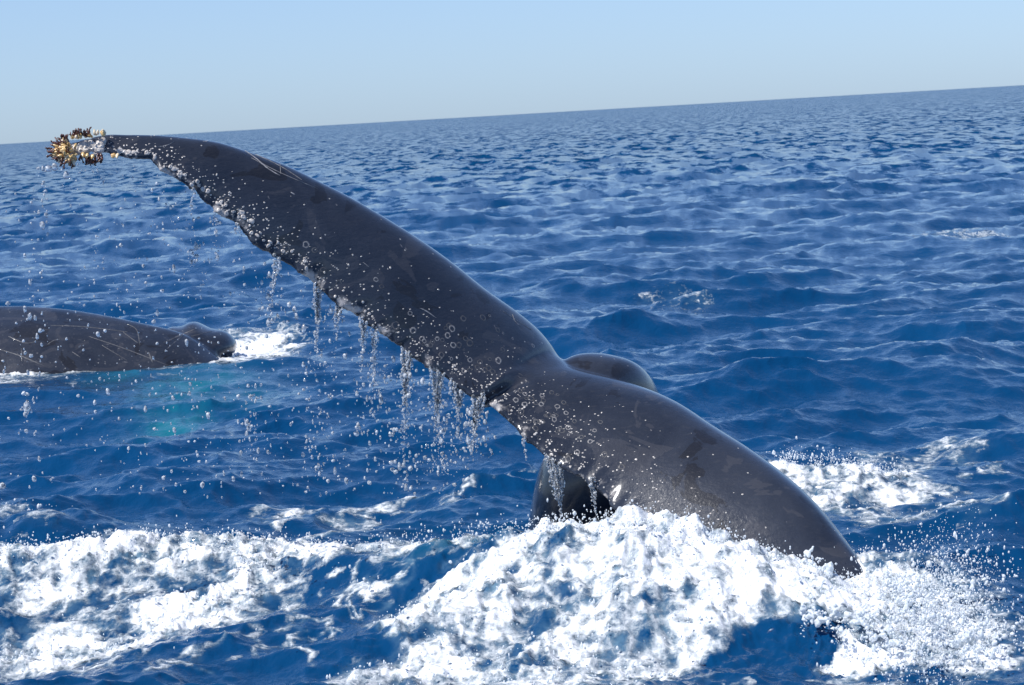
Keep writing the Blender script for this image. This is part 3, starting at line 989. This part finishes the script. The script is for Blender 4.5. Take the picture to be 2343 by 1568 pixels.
def tuft(px, py, dep, s, axis_px, dark=True, bulb=True):
    p = P(px, py, 11.15 + dep)
    ax = Vector((axis_px[0], axis_px[1], -axis_px[2])).normalized()
    if bulb:
        o = place('stalked_barnacle', BULB[rb.randrange(6)], p, ax, s)
        if dark:
            for _ in range(rb.choice((1, 2, 2))):
                e = bpy.data.objects.new('stalk', EAR[rb.randrange(6)]); C.objects.link(e)
                e.parent = o
                e.matrix_basis = Matrix.Translation((rb.uniform(-.2, .2), rb.uniform(-.2, .2), 1.2)) @ Euler((rb.uniform(-.5, .5), rb.uniform(-.5, .5), rb.uniform(0, 6)), 'XYZ').to_matrix().to_4x4() @ Matrix.Scale(rb.uniform(.7, .95), 4)
    else:
        place('stalk', EAR[rb.randrange(6)], p, ax, s)
for i in range(62):     # around the tip: bulbs at the skin, dark stalks outwards
    a = rb.uniform(1.75, 5.0)
    k_ = rb.uniform(.25, .8)
    px = 166 + math.cos(a) * 48 * k_; py = 346 - math.sin(a) * 27 * k_
    tuft(px, py, rb.uniform(-.07, .05), rb.uniform(.014, .021), (math.cos(a) * 1.2 - .3, rb.uniform(-1.0, .2), -math.sin(a)), dark=rb.random() < .35)
for i in range(34):
    a = rb.uniform(1.7, 4.9)
    k_ = rb.uniform(.7, 1.0)
    px = 162 + math.cos(a) * 50 * k_; py = 345 - math.sin(a) * 27 * k_
    tuft(px, py, rb.uniform(-.06, .06), rb.uniform(.011, .016), (math.cos(a) * 1.2 - .2, rb.uniform(-.6, .5), -math.sin(a)), bulb=False)
for k_ in range(22):
    px, py = rb.uniform(138, 176), rb.uniform(326, 364)
    tuft(px, py, rb.uniform(-.07, -.01), rb.uniform(.014, .019), (rb.uniform(-.7, .2), -1.2, rb.uniform(-.5, .6)), dark=rb.random() < .35)
for k_ in range(20):
    px = rb.uniform(168, 242); py = 316 - (px - 168) * .10 + rb.uniform(-2, 4)
    tuft(px, py, rb.uniform(-.03, .03), rb.uniform(.012, .018), (rb.uniform(-.8, .4), -.4, -1), dark=px < 215)
for k_ in range(14):
    px = rb.uniform(172, 206); py = 309 + rb.uniform(-4, 4)
    tuft(px, py, rb.uniform(-.03, .03), rb.uniform(.010, .014), (rb.uniform(-.9, .2), -.2, -1), bulb=False)
for k_ in range(34):
    px = rb.uniform(184, 236); py = 364 + rb.uniform(-7, 6) - abs(px - 208) * .25
    tuft(px, py, rb.uniform(-.03, .03), rb.uniform(.011, .016), (rb.uniform(-.6, .6), -.3, 1), bulb=False)
for px, py, s in ((262, 352, .017), (270, 352, .017), (256, 353, .014), (200, 352, .017), (212, 354, .016), (190, 350, .018)):
    tuft(px, py, rb.uniform(-.03, .0), s, (rb.uniform(-.3, .5), -.6, .8), dark=False)
for i in range(46):     # big white acorn barnacles crusting the tip
    px = rb.uniform(142, 236); py = rb.uniform(336 - (px - 142) * .14, 354)
    h = bvh.ray_cast(Vector((0, 0, CAM_H)), ray(px, py).normalized())
    if h[0] is None:
        p, n = bvh.find_nearest(P(px, py, 11.15))[:2]
    else:
        p, n = h[0], h[1]
    n = (n + Vector((0, -.7, .1))).normalized()
    place('barnacle', BM[rb.randrange(6)], p + Vector((0, -.006, 0)), n, rb.uniform(.013, .024), rb.uniform(.8, 1.4))

# ------------------------------------------------------------------ second whale
bm = bmesh.new()
NXs = 130
prof = [(-1500, 1000, 23.4, .2), (-900, 830, 23.6, .9), (-500, 742, 23.8, 1.2), (-200, 716, 23.9, 1.3), (0, 713, 24.0, 1.3), (120, 717, 24.0, 1.25), (230, 731, 24.0, 1.1), (320, 748, 24.0, .95), (400, 765, 24.0, .8), (450, 786, 24.0, .65), (520, 840, 24.0, .5), (620, 930, 24.0, .25)]
cp = catmull([tuple(P(a, b, c_)) + (r_,) for a, b, c_, r_ in prof], np.linspace(0, len(prof) - 1, NXs))
prev = None
for i in range(NXs):
    r_ = cp[i, 3]
    rg = []
    for k in range(56):
        a = 2 * math.pi * k / 56
        ridge = .05 * math.exp(-((a - math.pi / 2) / .18) ** 2)
        rg.append(bm.verts.new((cp[i, 0], cp[i, 1] + r_ * .95 * math.cos(a), cp[i, 2] - r_ * (.9 - ridge) + r_ * .9 * math.sin(a))))
    if prev:
        for k in range(56):
            bm.faces.new((prev[k], prev[(k + 1) % 56], rg[(k + 1) % 56], rg[k]))
    else:
        bm.faces.new(rg[::-1])
    prev = rg
bm.faces.new(prev)
# fin hump beyond the back
fc = P(458, 792, 24.55)
hb = bmesh.ops.create_uvsphere(bm, u_segments=32, v_segments=20, radius=1)
for v in hb['verts']:
    q_ = v.co.copy()
    lean = .10 * max(0, q_.z)
    v.co = fc + Vector((q_.x * .42 - lean, q_.y * .5, q_.z * .25 + .035 * math.sin(q_.x * 7 + 1) * max(0, q_.z) + .05 * math.exp(-((q_.x + .55) / .25) ** 2) * max(0, q_.z)))
bmesh.ops.recalc_face_normals(bm, faces=bm.faces)
me0 = bpy.data.meshes.new('b'); bm.to_mesh(me0); bm.free()
tmp = bpy.data.objects.new('b', me0); C.objects.link(tmp)
md = tmp.modifiers.new('r', 'REMESH'); md.mode = 'VOXEL'; md.voxel_size = .035
sm = tmp.modifiers.new('s', 'SMOOTH'); sm.factor = .5; sm.iterations = 4
dg = bpy.context.evaluated_depsgraph_get()
me = bpy.data.meshes.new_from_object(tmp.evaluated_get(dg))
bpy.data.objects.remove(tmp); bpy.data.meshes.remove(me0)
me.name = 'whale_back'
vattr(me, 'chord', np.full(len(me.vertices), .45))
w2 = tag(link('humpback_whale', me, M_SKIN2), 'scratched dark back of another whale breaking the surface behind the falling drops', 'whale')
co2 = [v.co.copy() for v in me.vertices]
bvh2 = BVHTree.FromPolygons(co2, [tuple(p.vertices) for p in me.polygons])
for pts, wd_ in (([(120, 745), (200, 748), (300, 760)], .010), ([(0, 800), (50, 815), (105, 838)], .012), ([(210, 770), (300, 800), (400, 838)], .014), ([(385, 785), (430, 765), (462, 752)], .016), ([(300, 742), (322, 755), (330, 790)], .010),
                 ([(240, 790), (300, 825)], .008), ([(350, 805), (360, 830)], .016), ([(290, 760), (325, 785)], .010), ([(110, 790), (125, 780), (142, 776)], .012), ([(50, 795), (52, 830)], .008), ([(450, 770), (500, 758)], .008), ([(380, 810), (440, 760)], .008), ([(170, 805), (190, 818)], .01), ([(20, 770), (60, 785), (90, 780)], .008)):
    scar(bvh2, w2, [(a * .97, b) for a, b in pts], wd_ * .75, .004, M_SCAR2)

# ------------------------------------------------------------------ falling water
ICO = {}
def ico(sub):
    if sub not in ICO:
        b_ = bmesh.new(); bmesh.ops.create_icosphere(b_, subdivisions=sub, radius=1)
        ICO[sub] = (np.array([v.co[:] for v in b_.verts]), np.array([[v.index for v in f.verts] for f in b_.faces])); b_.free()
    return ICO[sub]
def drops_mesh(name, pts, rad, sub=1, wob=.25, stretch=1.0, seed=1):
    r = np.random.default_rng(seed)
    v, f = ico(sub)
    n = len(pts)
    A = r.uniform(1 - wob, 1 + wob, (n, 1, 3)); A[:, :, 2] *= stretch
    VV = v[None] * A * np.asarray(rad)[:, None, None]
    ph = r.uniform(0, 6.28, (n, 1)); 
    VV *= (1 + .12 * np.sin(3 * v[None, :, 0] + ph + 2.2 * v[None, :, 2]))[:, :, None]
    VV[:, :, 2] *= r.uniform(.9, 1.7, (n, 1)) ** 1.5 * .9
    VV = VV + np.asarray(pts)[:, None, :]
    FF = f[None] + (np.arange(n) * len(v))[:, None, None]
    return mesh_np(name, VV.reshape(-1, 3), None, FF.reshape(-1, 3))

TEp = catmull([(c_, d_, d0) for a, b, c_, d_, d0, e in ST], np.linspace(0, 24, 505))
rd = np.random.default_rng(21)
pts, rad = [], []
def add_drop(px, py, dep, r_):
    p = P(px, py, dep)
    if p.z > .03:
        pts.append(p); rad.append(r_)
for _ in range(1050):             # curtain below the whole edge
    i = int(rd.uniform(0, 320)); e = TEp[i]
    f = rd.random() ** 1.1
    ybot = 1130
    px = e[0] + rd.normal(0, 14); py = e[1] + 12 + f * (ybot - e[1])
    add_drop(px, py, e[2] + rd.normal(0, .18), min(.012, rd.lognormal(math.log(.0031), .6)))
for _ in range(330):              # wide scatter over the left
    px, py = rd.uniform(-40, 760), rd.uniform(380, 1130)
    if py < 420 + max(0, px - 150) * .6 - 60 and px > 130:
        continue
    add_drop(px, py, 11.2 + rd.normal(0, .5), min(.014, rd.lognormal(math.log(.0035), .5)))
for _ in range(120):              # string falling from the tip
    f = rd.random()
    add_drop(100 - 40 * f + rd.normal(0, 10 + 18 * f), 385 + f * 620, 11.1 + rd.normal(0, .06), min(.014, rd.lognormal(math.log(.0042), .55)))
for px, py, r_ in ((62, 932, .019), (112, 386, .017), (125, 383, .014), (152, 402, .016), (97, 516, .013), (18, 695, .015), (70, 815, .010), (845, 1105, .012), (905, 1080, .012), (935, 905, .010), (5, 1112, .015), (78, 1096, .012)):
    add_drop(px, py, 11.1, r_)
for _ in range(900):              # clusters under the heavy dripping parts
    cx, top, bot, sp = ((735, 690, 1100, 26), (855, 800, 1000, 24), (930, 850, 1120, 22), (1010, 900, 1090, 26), (1085, 940, 1050, 24), (625, 620, 760, 18), (575, 880, 1060, 12), (440, 470, 640, 8), (495, 500, 600, 8))[int(rd.choice(9, p=[.2, .12, .16, .16, .14, .08, .06, .04, .04]))]
    f = rd.random()
    add_drop(cx + rd.normal(0, sp), top + f * (bot - top), 11.45 + rd.normal(0, .06), min(.013, rd.lognormal(math.log(.0042), .5)))
tag(link('falling_droplets', drops_mesh('falling_droplets', pts, rad, 2, .22, 1.05, 3), M_DROP), 'glittering loose droplets falling below the raised fluke', 'droplets', kind='stuff')

def blobs_to_mesh(name, pts, rad, voxel):
    """fuse overlapping drops into one skin of water"""
    m0 = mesh_np(name + '_pts', np.asarray(pts), None, np.array([[0, 1, 2]]))
    vattr(m0, 'rad', rad)
    ob = bpy.data.objects.new('tmp', m0); C.objects.link(ob)
    ng = bpy.data.node_groups.new('fuse', 'GeometryNodeTree')
    ng.interface.new_socket('Geometry', in_out='INPUT', socket_type='NodeSocketGeometry')
    ng.interface.new_socket('Geometry', in_out='OUTPUT', socket_type='NodeSocketGeometry')
    gi, go = ng.nodes.new('NodeGroupInput'), ng.nodes.new('NodeGroupOutput')
    mp = ng.nodes.new('GeometryNodeMeshToPoints')
    na = ng.nodes.new('GeometryNodeInputNamedAttribute'); na.data_type = 'FLOAT'; na.inputs[0].default_value = 'rad'
    pv = ng.nodes.new('GeometryNodePointsToVolume'); pv.resolution_mode = 'VOXEL_SIZE'
    pv.inputs['Voxel Size'].default_value = voxel
    vm = ng.nodes.new('GeometryNodeVolumeToMesh'); vm.resolution_mode = 'GRID'
    vm.inputs['Threshold'].default_value = .1
    ng.links.new(gi.outputs[0], mp.inputs['Mesh'])
    ng.links.new(mp.outputs[0], pv.inputs['Points'])
    ng.links.new(na.outputs[0], pv.inputs['Radius'])
    ng.links.new(pv.outputs[0], vm.inputs['Volume'])
    ng.links.new(vm.outputs[0], go.inputs[0])
    mo = ob.modifiers.new('f', 'NODES'); mo.node_group = ng
    sm_ = ob.modifiers.new('s', 'SMOOTH'); sm_.iterations = 2
    dg_ = bpy.context.evaluated_depsgraph_get()
    m = bpy.data.meshes.new_from_object(ob.evaluated_get(dg_))
    bpy.data.objects.remove(ob)
    m.name = name
    m.materials.clear()
    return m

# each stream running off the edge
STREAMS = [  # px at top, py top, py bottom, width px, strands, drift, label
    (441, 438, 480, 3, 1, 0, 'short thin trickle dripping from a white barnacle clump near the fluke tip'),
    (494, 492, 545, 4, 1, -2, 'thin broken trickle under the barnacled outer part of the fluke'),
    (546, 520, 545, 9, 2, 0, 'stubby dribble clinging under the outer fluke edge'),
    (632, 598, 700, 12, 3, -12, 'thin beaded stream falling from the middle of the left fluke half'),
    (728, 662, 790, 16, 4, -4, 'beaded stream falling straight beside a shorter twin stream'),
    (776, 698, 760, 16, 3, -8, 'shorter ragged stream next to the straight beaded one'),
    (832, 745, 830, 14, 3, -4, 'paired strand of water above the blue wave trough'),
    (856, 760, 880, 12, 3, -2, 'long bright strand of water beside the paired one'),
    (930, 812, 1000, 24, 4, -6, 'clear curtain of water narrowing to a single strand'),
    (1000, 856, 1010, 26, 5, 0, 'broad ragged curtain of water left of the notch'),
    (1045, 888, 960, 30, 6, 4, 'spattering sheet of water right below the glistening lobe'),
    (1095, 918, 1030, 26, 5, -18, 'misty fan of water pouring from the fluke notch'),
    (1200, 1008, 1040, 6, 1, 0, 'tiny trickle from the right fluke half near the notch'),
    (1268, 1050, 1195, 40, 6, 18, 'thick glassy stream pouring past the dark tail stock'),
    (1355, 1092, 1180, 14, 3, 8, 'narrow glassy stream framing the dark gap by the tail stock'),
]
for si, (px, y0, y1, wpx, ns, drift, lab) in enumerate(STREAMS):
    r = np.random.default_rng(100 + si)
    bp_, br_ = [], []
    dep0 = float(np.interp(px, TEp[:, 0], TEp[:, 2]))
    for k in range(ns):
        xo = (k - (ns - 1) / 2) / max(1, ns - 1) * wpx if ns > 1 else 0
        y1b = y0 + (y1 - y0) * 1.35
        Lk = (y1b - y0) * (1 if k == ns // 2 else r.uniform(.4, .9))
        ph, fr = r.uniform(0, 6.28), r.uniform(.05, .12)
        yy = y0 - 6
        edge_y = float(np.interp(px + xo, TEp[:, 0], TEp[:, 1]))
        yy = edge_y - 6
        while yy < y0 + Lk:
            f = (yy - y0) / max(1, y1 - y0)
            conv = 1 - .75 * min(1, max(0, f * 1.3))
            xx = px + xo * conv + drift * f + 2.2 * math.sin(yy * fr + ph) + r.normal(0, 1.5) + 1.6 * math.sin(yy * fr * 2.7 + ph * 2)
            rr_ = .0046 * (1.2 - .35 * f) * r.uniform(.5, 1.4) * (1.5 if r.random() < .12 else 1)
            if f > .25 and r.random() < .38 * f:
                yy += r.uniform(2, 9)
            bp_.append(P(xx, yy, dep0 + .015 * math.sin(ph + yy * .03) + (0.02 if k % 2 else -.01)))
            br_.append(max(.0034, rr_))
            yy += r.uniform(1.2, 2.6)
        # webbing of thin film between strands near the top
        if k and ns > 2:
            xa = (k - 1 - (ns - 1) / 2) / (ns - 1) * wpx
            for _ in range(int(Lk * .35 * wpx / ns / 3)):
                f = r.random() ** 1.6 * .6
                g = r.random()
                conv = 1 - .75 * min(1, f * 1.3)
                bp_.append(P(px + (xa + (xo - xa) * g) * conv + drift * f, y0 + f * (y1 - y0), dep0 + r.normal(0, .004)))
                br_.append(r.uniform(.003, .0046))
    m = blobs_to_mesh('water_stream', bp_, br_, .0026)
    so = tag(link('water_stream', m, M_STREAM), lab, 'water stream', 'streams pouring off the fluke')
    if wpx >= 14:                 # thin rippled film of water hanging between the strands
        fv, fq = [], []
        nu, nvv = 14, 26
        hgt = (y1 - y0) * r.uniform(.55, .8)
        ph = r.uniform(0, 6.28, 4)
        for side_ in (-1, 1):
            for a in range(nvv):
                f = a / (nvv - 1)
                for b_ in range(nu):
                    g = b_ / (nu - 1) - .5
                    wdt = wpx * 1.15 * (1 - .8 * f ** .8)
                    xx = px + g * wdt + drift * f * .7
                    ey = float(np.interp(xx, TEp[:, 0], TEp[:, 1]))
                    rag = 1 - .35 * abs(math.sin(g * 9 + ph[0])) * (f > .3)
                    yy = ey - 5 + f * hgt * rag
                    thk_ = .0018 * (1 - f * .5)
                    fv.append(tuple(P(xx, yy, dep0 + .008 * math.sin(g * 14 + ph[1] + f * 5) + .006 * math.sin(f * 17 + ph[2] + g * 6) + side_ * thk_)))
        o2 = nu * nvv
        idf = lambda s_, a, b_: s_ * o2 + a * nu + b_
        for a in range(nvv - 1):
            for b_ in range(nu - 1):
                fq.append((idf(0, a, b_), idf(0, a, b_ + 1), idf(0, a + 1, b_ + 1), idf(0, a + 1, b_)))
                fq.append((idf(1, a, b_), idf(1, a + 1, b_), idf(1, a + 1, b_ + 1), idf(1, a, b_ + 1)))
        for a in range(nvv - 1):
            fq.append((idf(0, a, 0), idf(0, a + 1, 0), idf(1, a + 1, 0), idf(1, a, 0)))
            fq.append((idf(0, a, nu - 1), idf(1, a, nu - 1), idf(1, a + 1, nu - 1), idf(0, a + 1, nu - 1)))
        for b_ in range(nu - 1):
            fq.append((idf(0, 0, b_), idf(1, 0, b_), idf(1, 0, b_ + 1), idf(0, 0, b_ + 1)))
            fq.append((idf(0, nvv - 1, b_), idf(0, nvv - 1, b_ + 1), idf(1, nvv - 1, b_ + 1), idf(1, nvv - 1, b_)))
        link('water_film', mesh_np('water_film', np.array(fv), np.array(fq)), M_STREAM, so)

# ------------------------------------------------------------------ splash thrown up by the right fluke tip
rs = np.random.default_rng(77)
bp_, br_, sp_, sr_ = [], [], [], []
def ligament(o0, v0, n, r0, t1):
    for k in range(n):
        t = t1 * k / n
        p = (o0[0] + v0[0] * t + rs.normal(0, .008), o0[1] + v0[1] * t + rs.normal(0, .008), o0[2] + v0[2] * t - 4.9 * t * t + rs.normal(0, .006))
        bp_.append(p); br_.append(max(.006, r0 * (1 - .65 * k / n) * rs.uniform(.6, 1.3)))
def surf(px, py):
    g = G(px, py, .12)
    a = np.array([[g.x], [g.y]])
    return g.x, g.y, float(mound(a[0], a[1])[0])
for _ in range(80):              # crown of water round the tip
    px = rs.choice([rs.uniform(1850, 2000), rs.uniform(2010, 2240), rs.uniform(2010, 2240)])
    py = 1400 if px < 2000 else rs.uniform(1320, 1440)
    gx, gy, gz = surf(px, py)
    gx += rs.normal(0, .05); gy += rs.normal(-.05, .12)
    out_x = (px - 1930) / 300
    ligament((gx, gy, gz), (out_x * rs.uniform(.3, 1.5) + rs.normal(0, .25), rs.normal(-.3, .5), rs.uniform(.5, 1.0 if px < 2000 else 1.8)), int(rs.uniform(14, 34)), rs.uniform(.006, .014), rs.uniform(.10, .26))
for _ in range(45):               # small spurts in front of the fluke edge
    px = rs.uniform(1700, 1900)
    gx, gy, gz = surf(px, 1280 + (px - 1700) * .35)
    ligament((gx, gy, gz + .02), (rs.normal(.1, .3), rs.normal(-.2, .3), rs.uniform(.7, 1.7)), int(rs.uniform(8, 18)), rs.uniform(.010, .018), rs.uniform(.08, .2))
m = blobs_to_mesh('splash', bp_, br_, .0062)
tag(link('splash', m, M_SPRAY), 'ragged white splash thrown up where the fluke tip cuts into the water', 'splash', kind='stuff')

# fine spray: over the splash, over the foam crests and the edges of the white water
for _ in range(5200):
    px = rs.normal(2110, 80); py = rs.normal(1410, 70)
    if rs.random() < .25:
        px, py = rs.normal(2180, 60), rs.normal(1330, 60)
    gx, gy, gz = G(px, py, .1)
    z = abs(rs.normal(0, .13)) + .02
    sp_.append((gx, gy + rs.normal(0, .15), z)); sr_.append(min(.010, rs.lognormal(math.log(.0021), .6)))
fi = np.where((FOAM_CV > .55) & (FOAM_PTS[:, 1] < 13))[0]
for i in rs.choice(fi, 5000):
    p = FOAM_PTS[i]
    sp_.append((p[0] + rs.normal(0, .02), p[1] + rs.normal(0, .03), p[2] + abs(rs.normal(0, .022)))); sr_.append(min(.010, rs.lognormal(math.log(.0032), .45)))
for _ in range(2600):             # mist along the crests
    m_ = MOUNDS[rs.choice([0, 0, 1, 3])]
    k = int(rs.uniform(0, len(m_) - 1)); f = rs.random()
    a, b = m_[k], m_[k + 1]
    sp_.append((a[0] + f * (b[0] - a[0]) + rs.normal(0, .04), a[1] + f * (b[1] - a[1]) + rs.normal(0, .12), a[2] + f * (b[2] - a[2]) + abs(rs.normal(0, .035)))); sr_.append(min(.008, rs.lognormal(math.log(.003), .4)))
for _ in range(500):              # spatter to the right and far left
    px, py = (rs.uniform(2150, 2340), rs.uniform(1280, 1540)) if rs.random() < .5 else (rs.normal(20, 60), rs.normal(1210, 25))
    g = G(px, py, .08); sp_.append((g.x, g.y, .08 + abs(rs.normal(0, .05)))); sr_.append(min(.01, rs.lognormal(math.log(.0035), .5)))
tag(link('fine_spray', drops_mesh('fine_spray', sp_, sr_, 1, .3, 1.0, 9), M_SPRAY), 'fine white spray hanging over the churned foam', 'spray', kind='stuff')
print('tris', sum(len(o_.data.loop_triangles) if o_.data.loop_triangles else sum(len(p.vertices) - 2 for p in o_.data.polygons) for o_ in C.objects if o_.type == 'MESH' and o_.data.users <= 2))
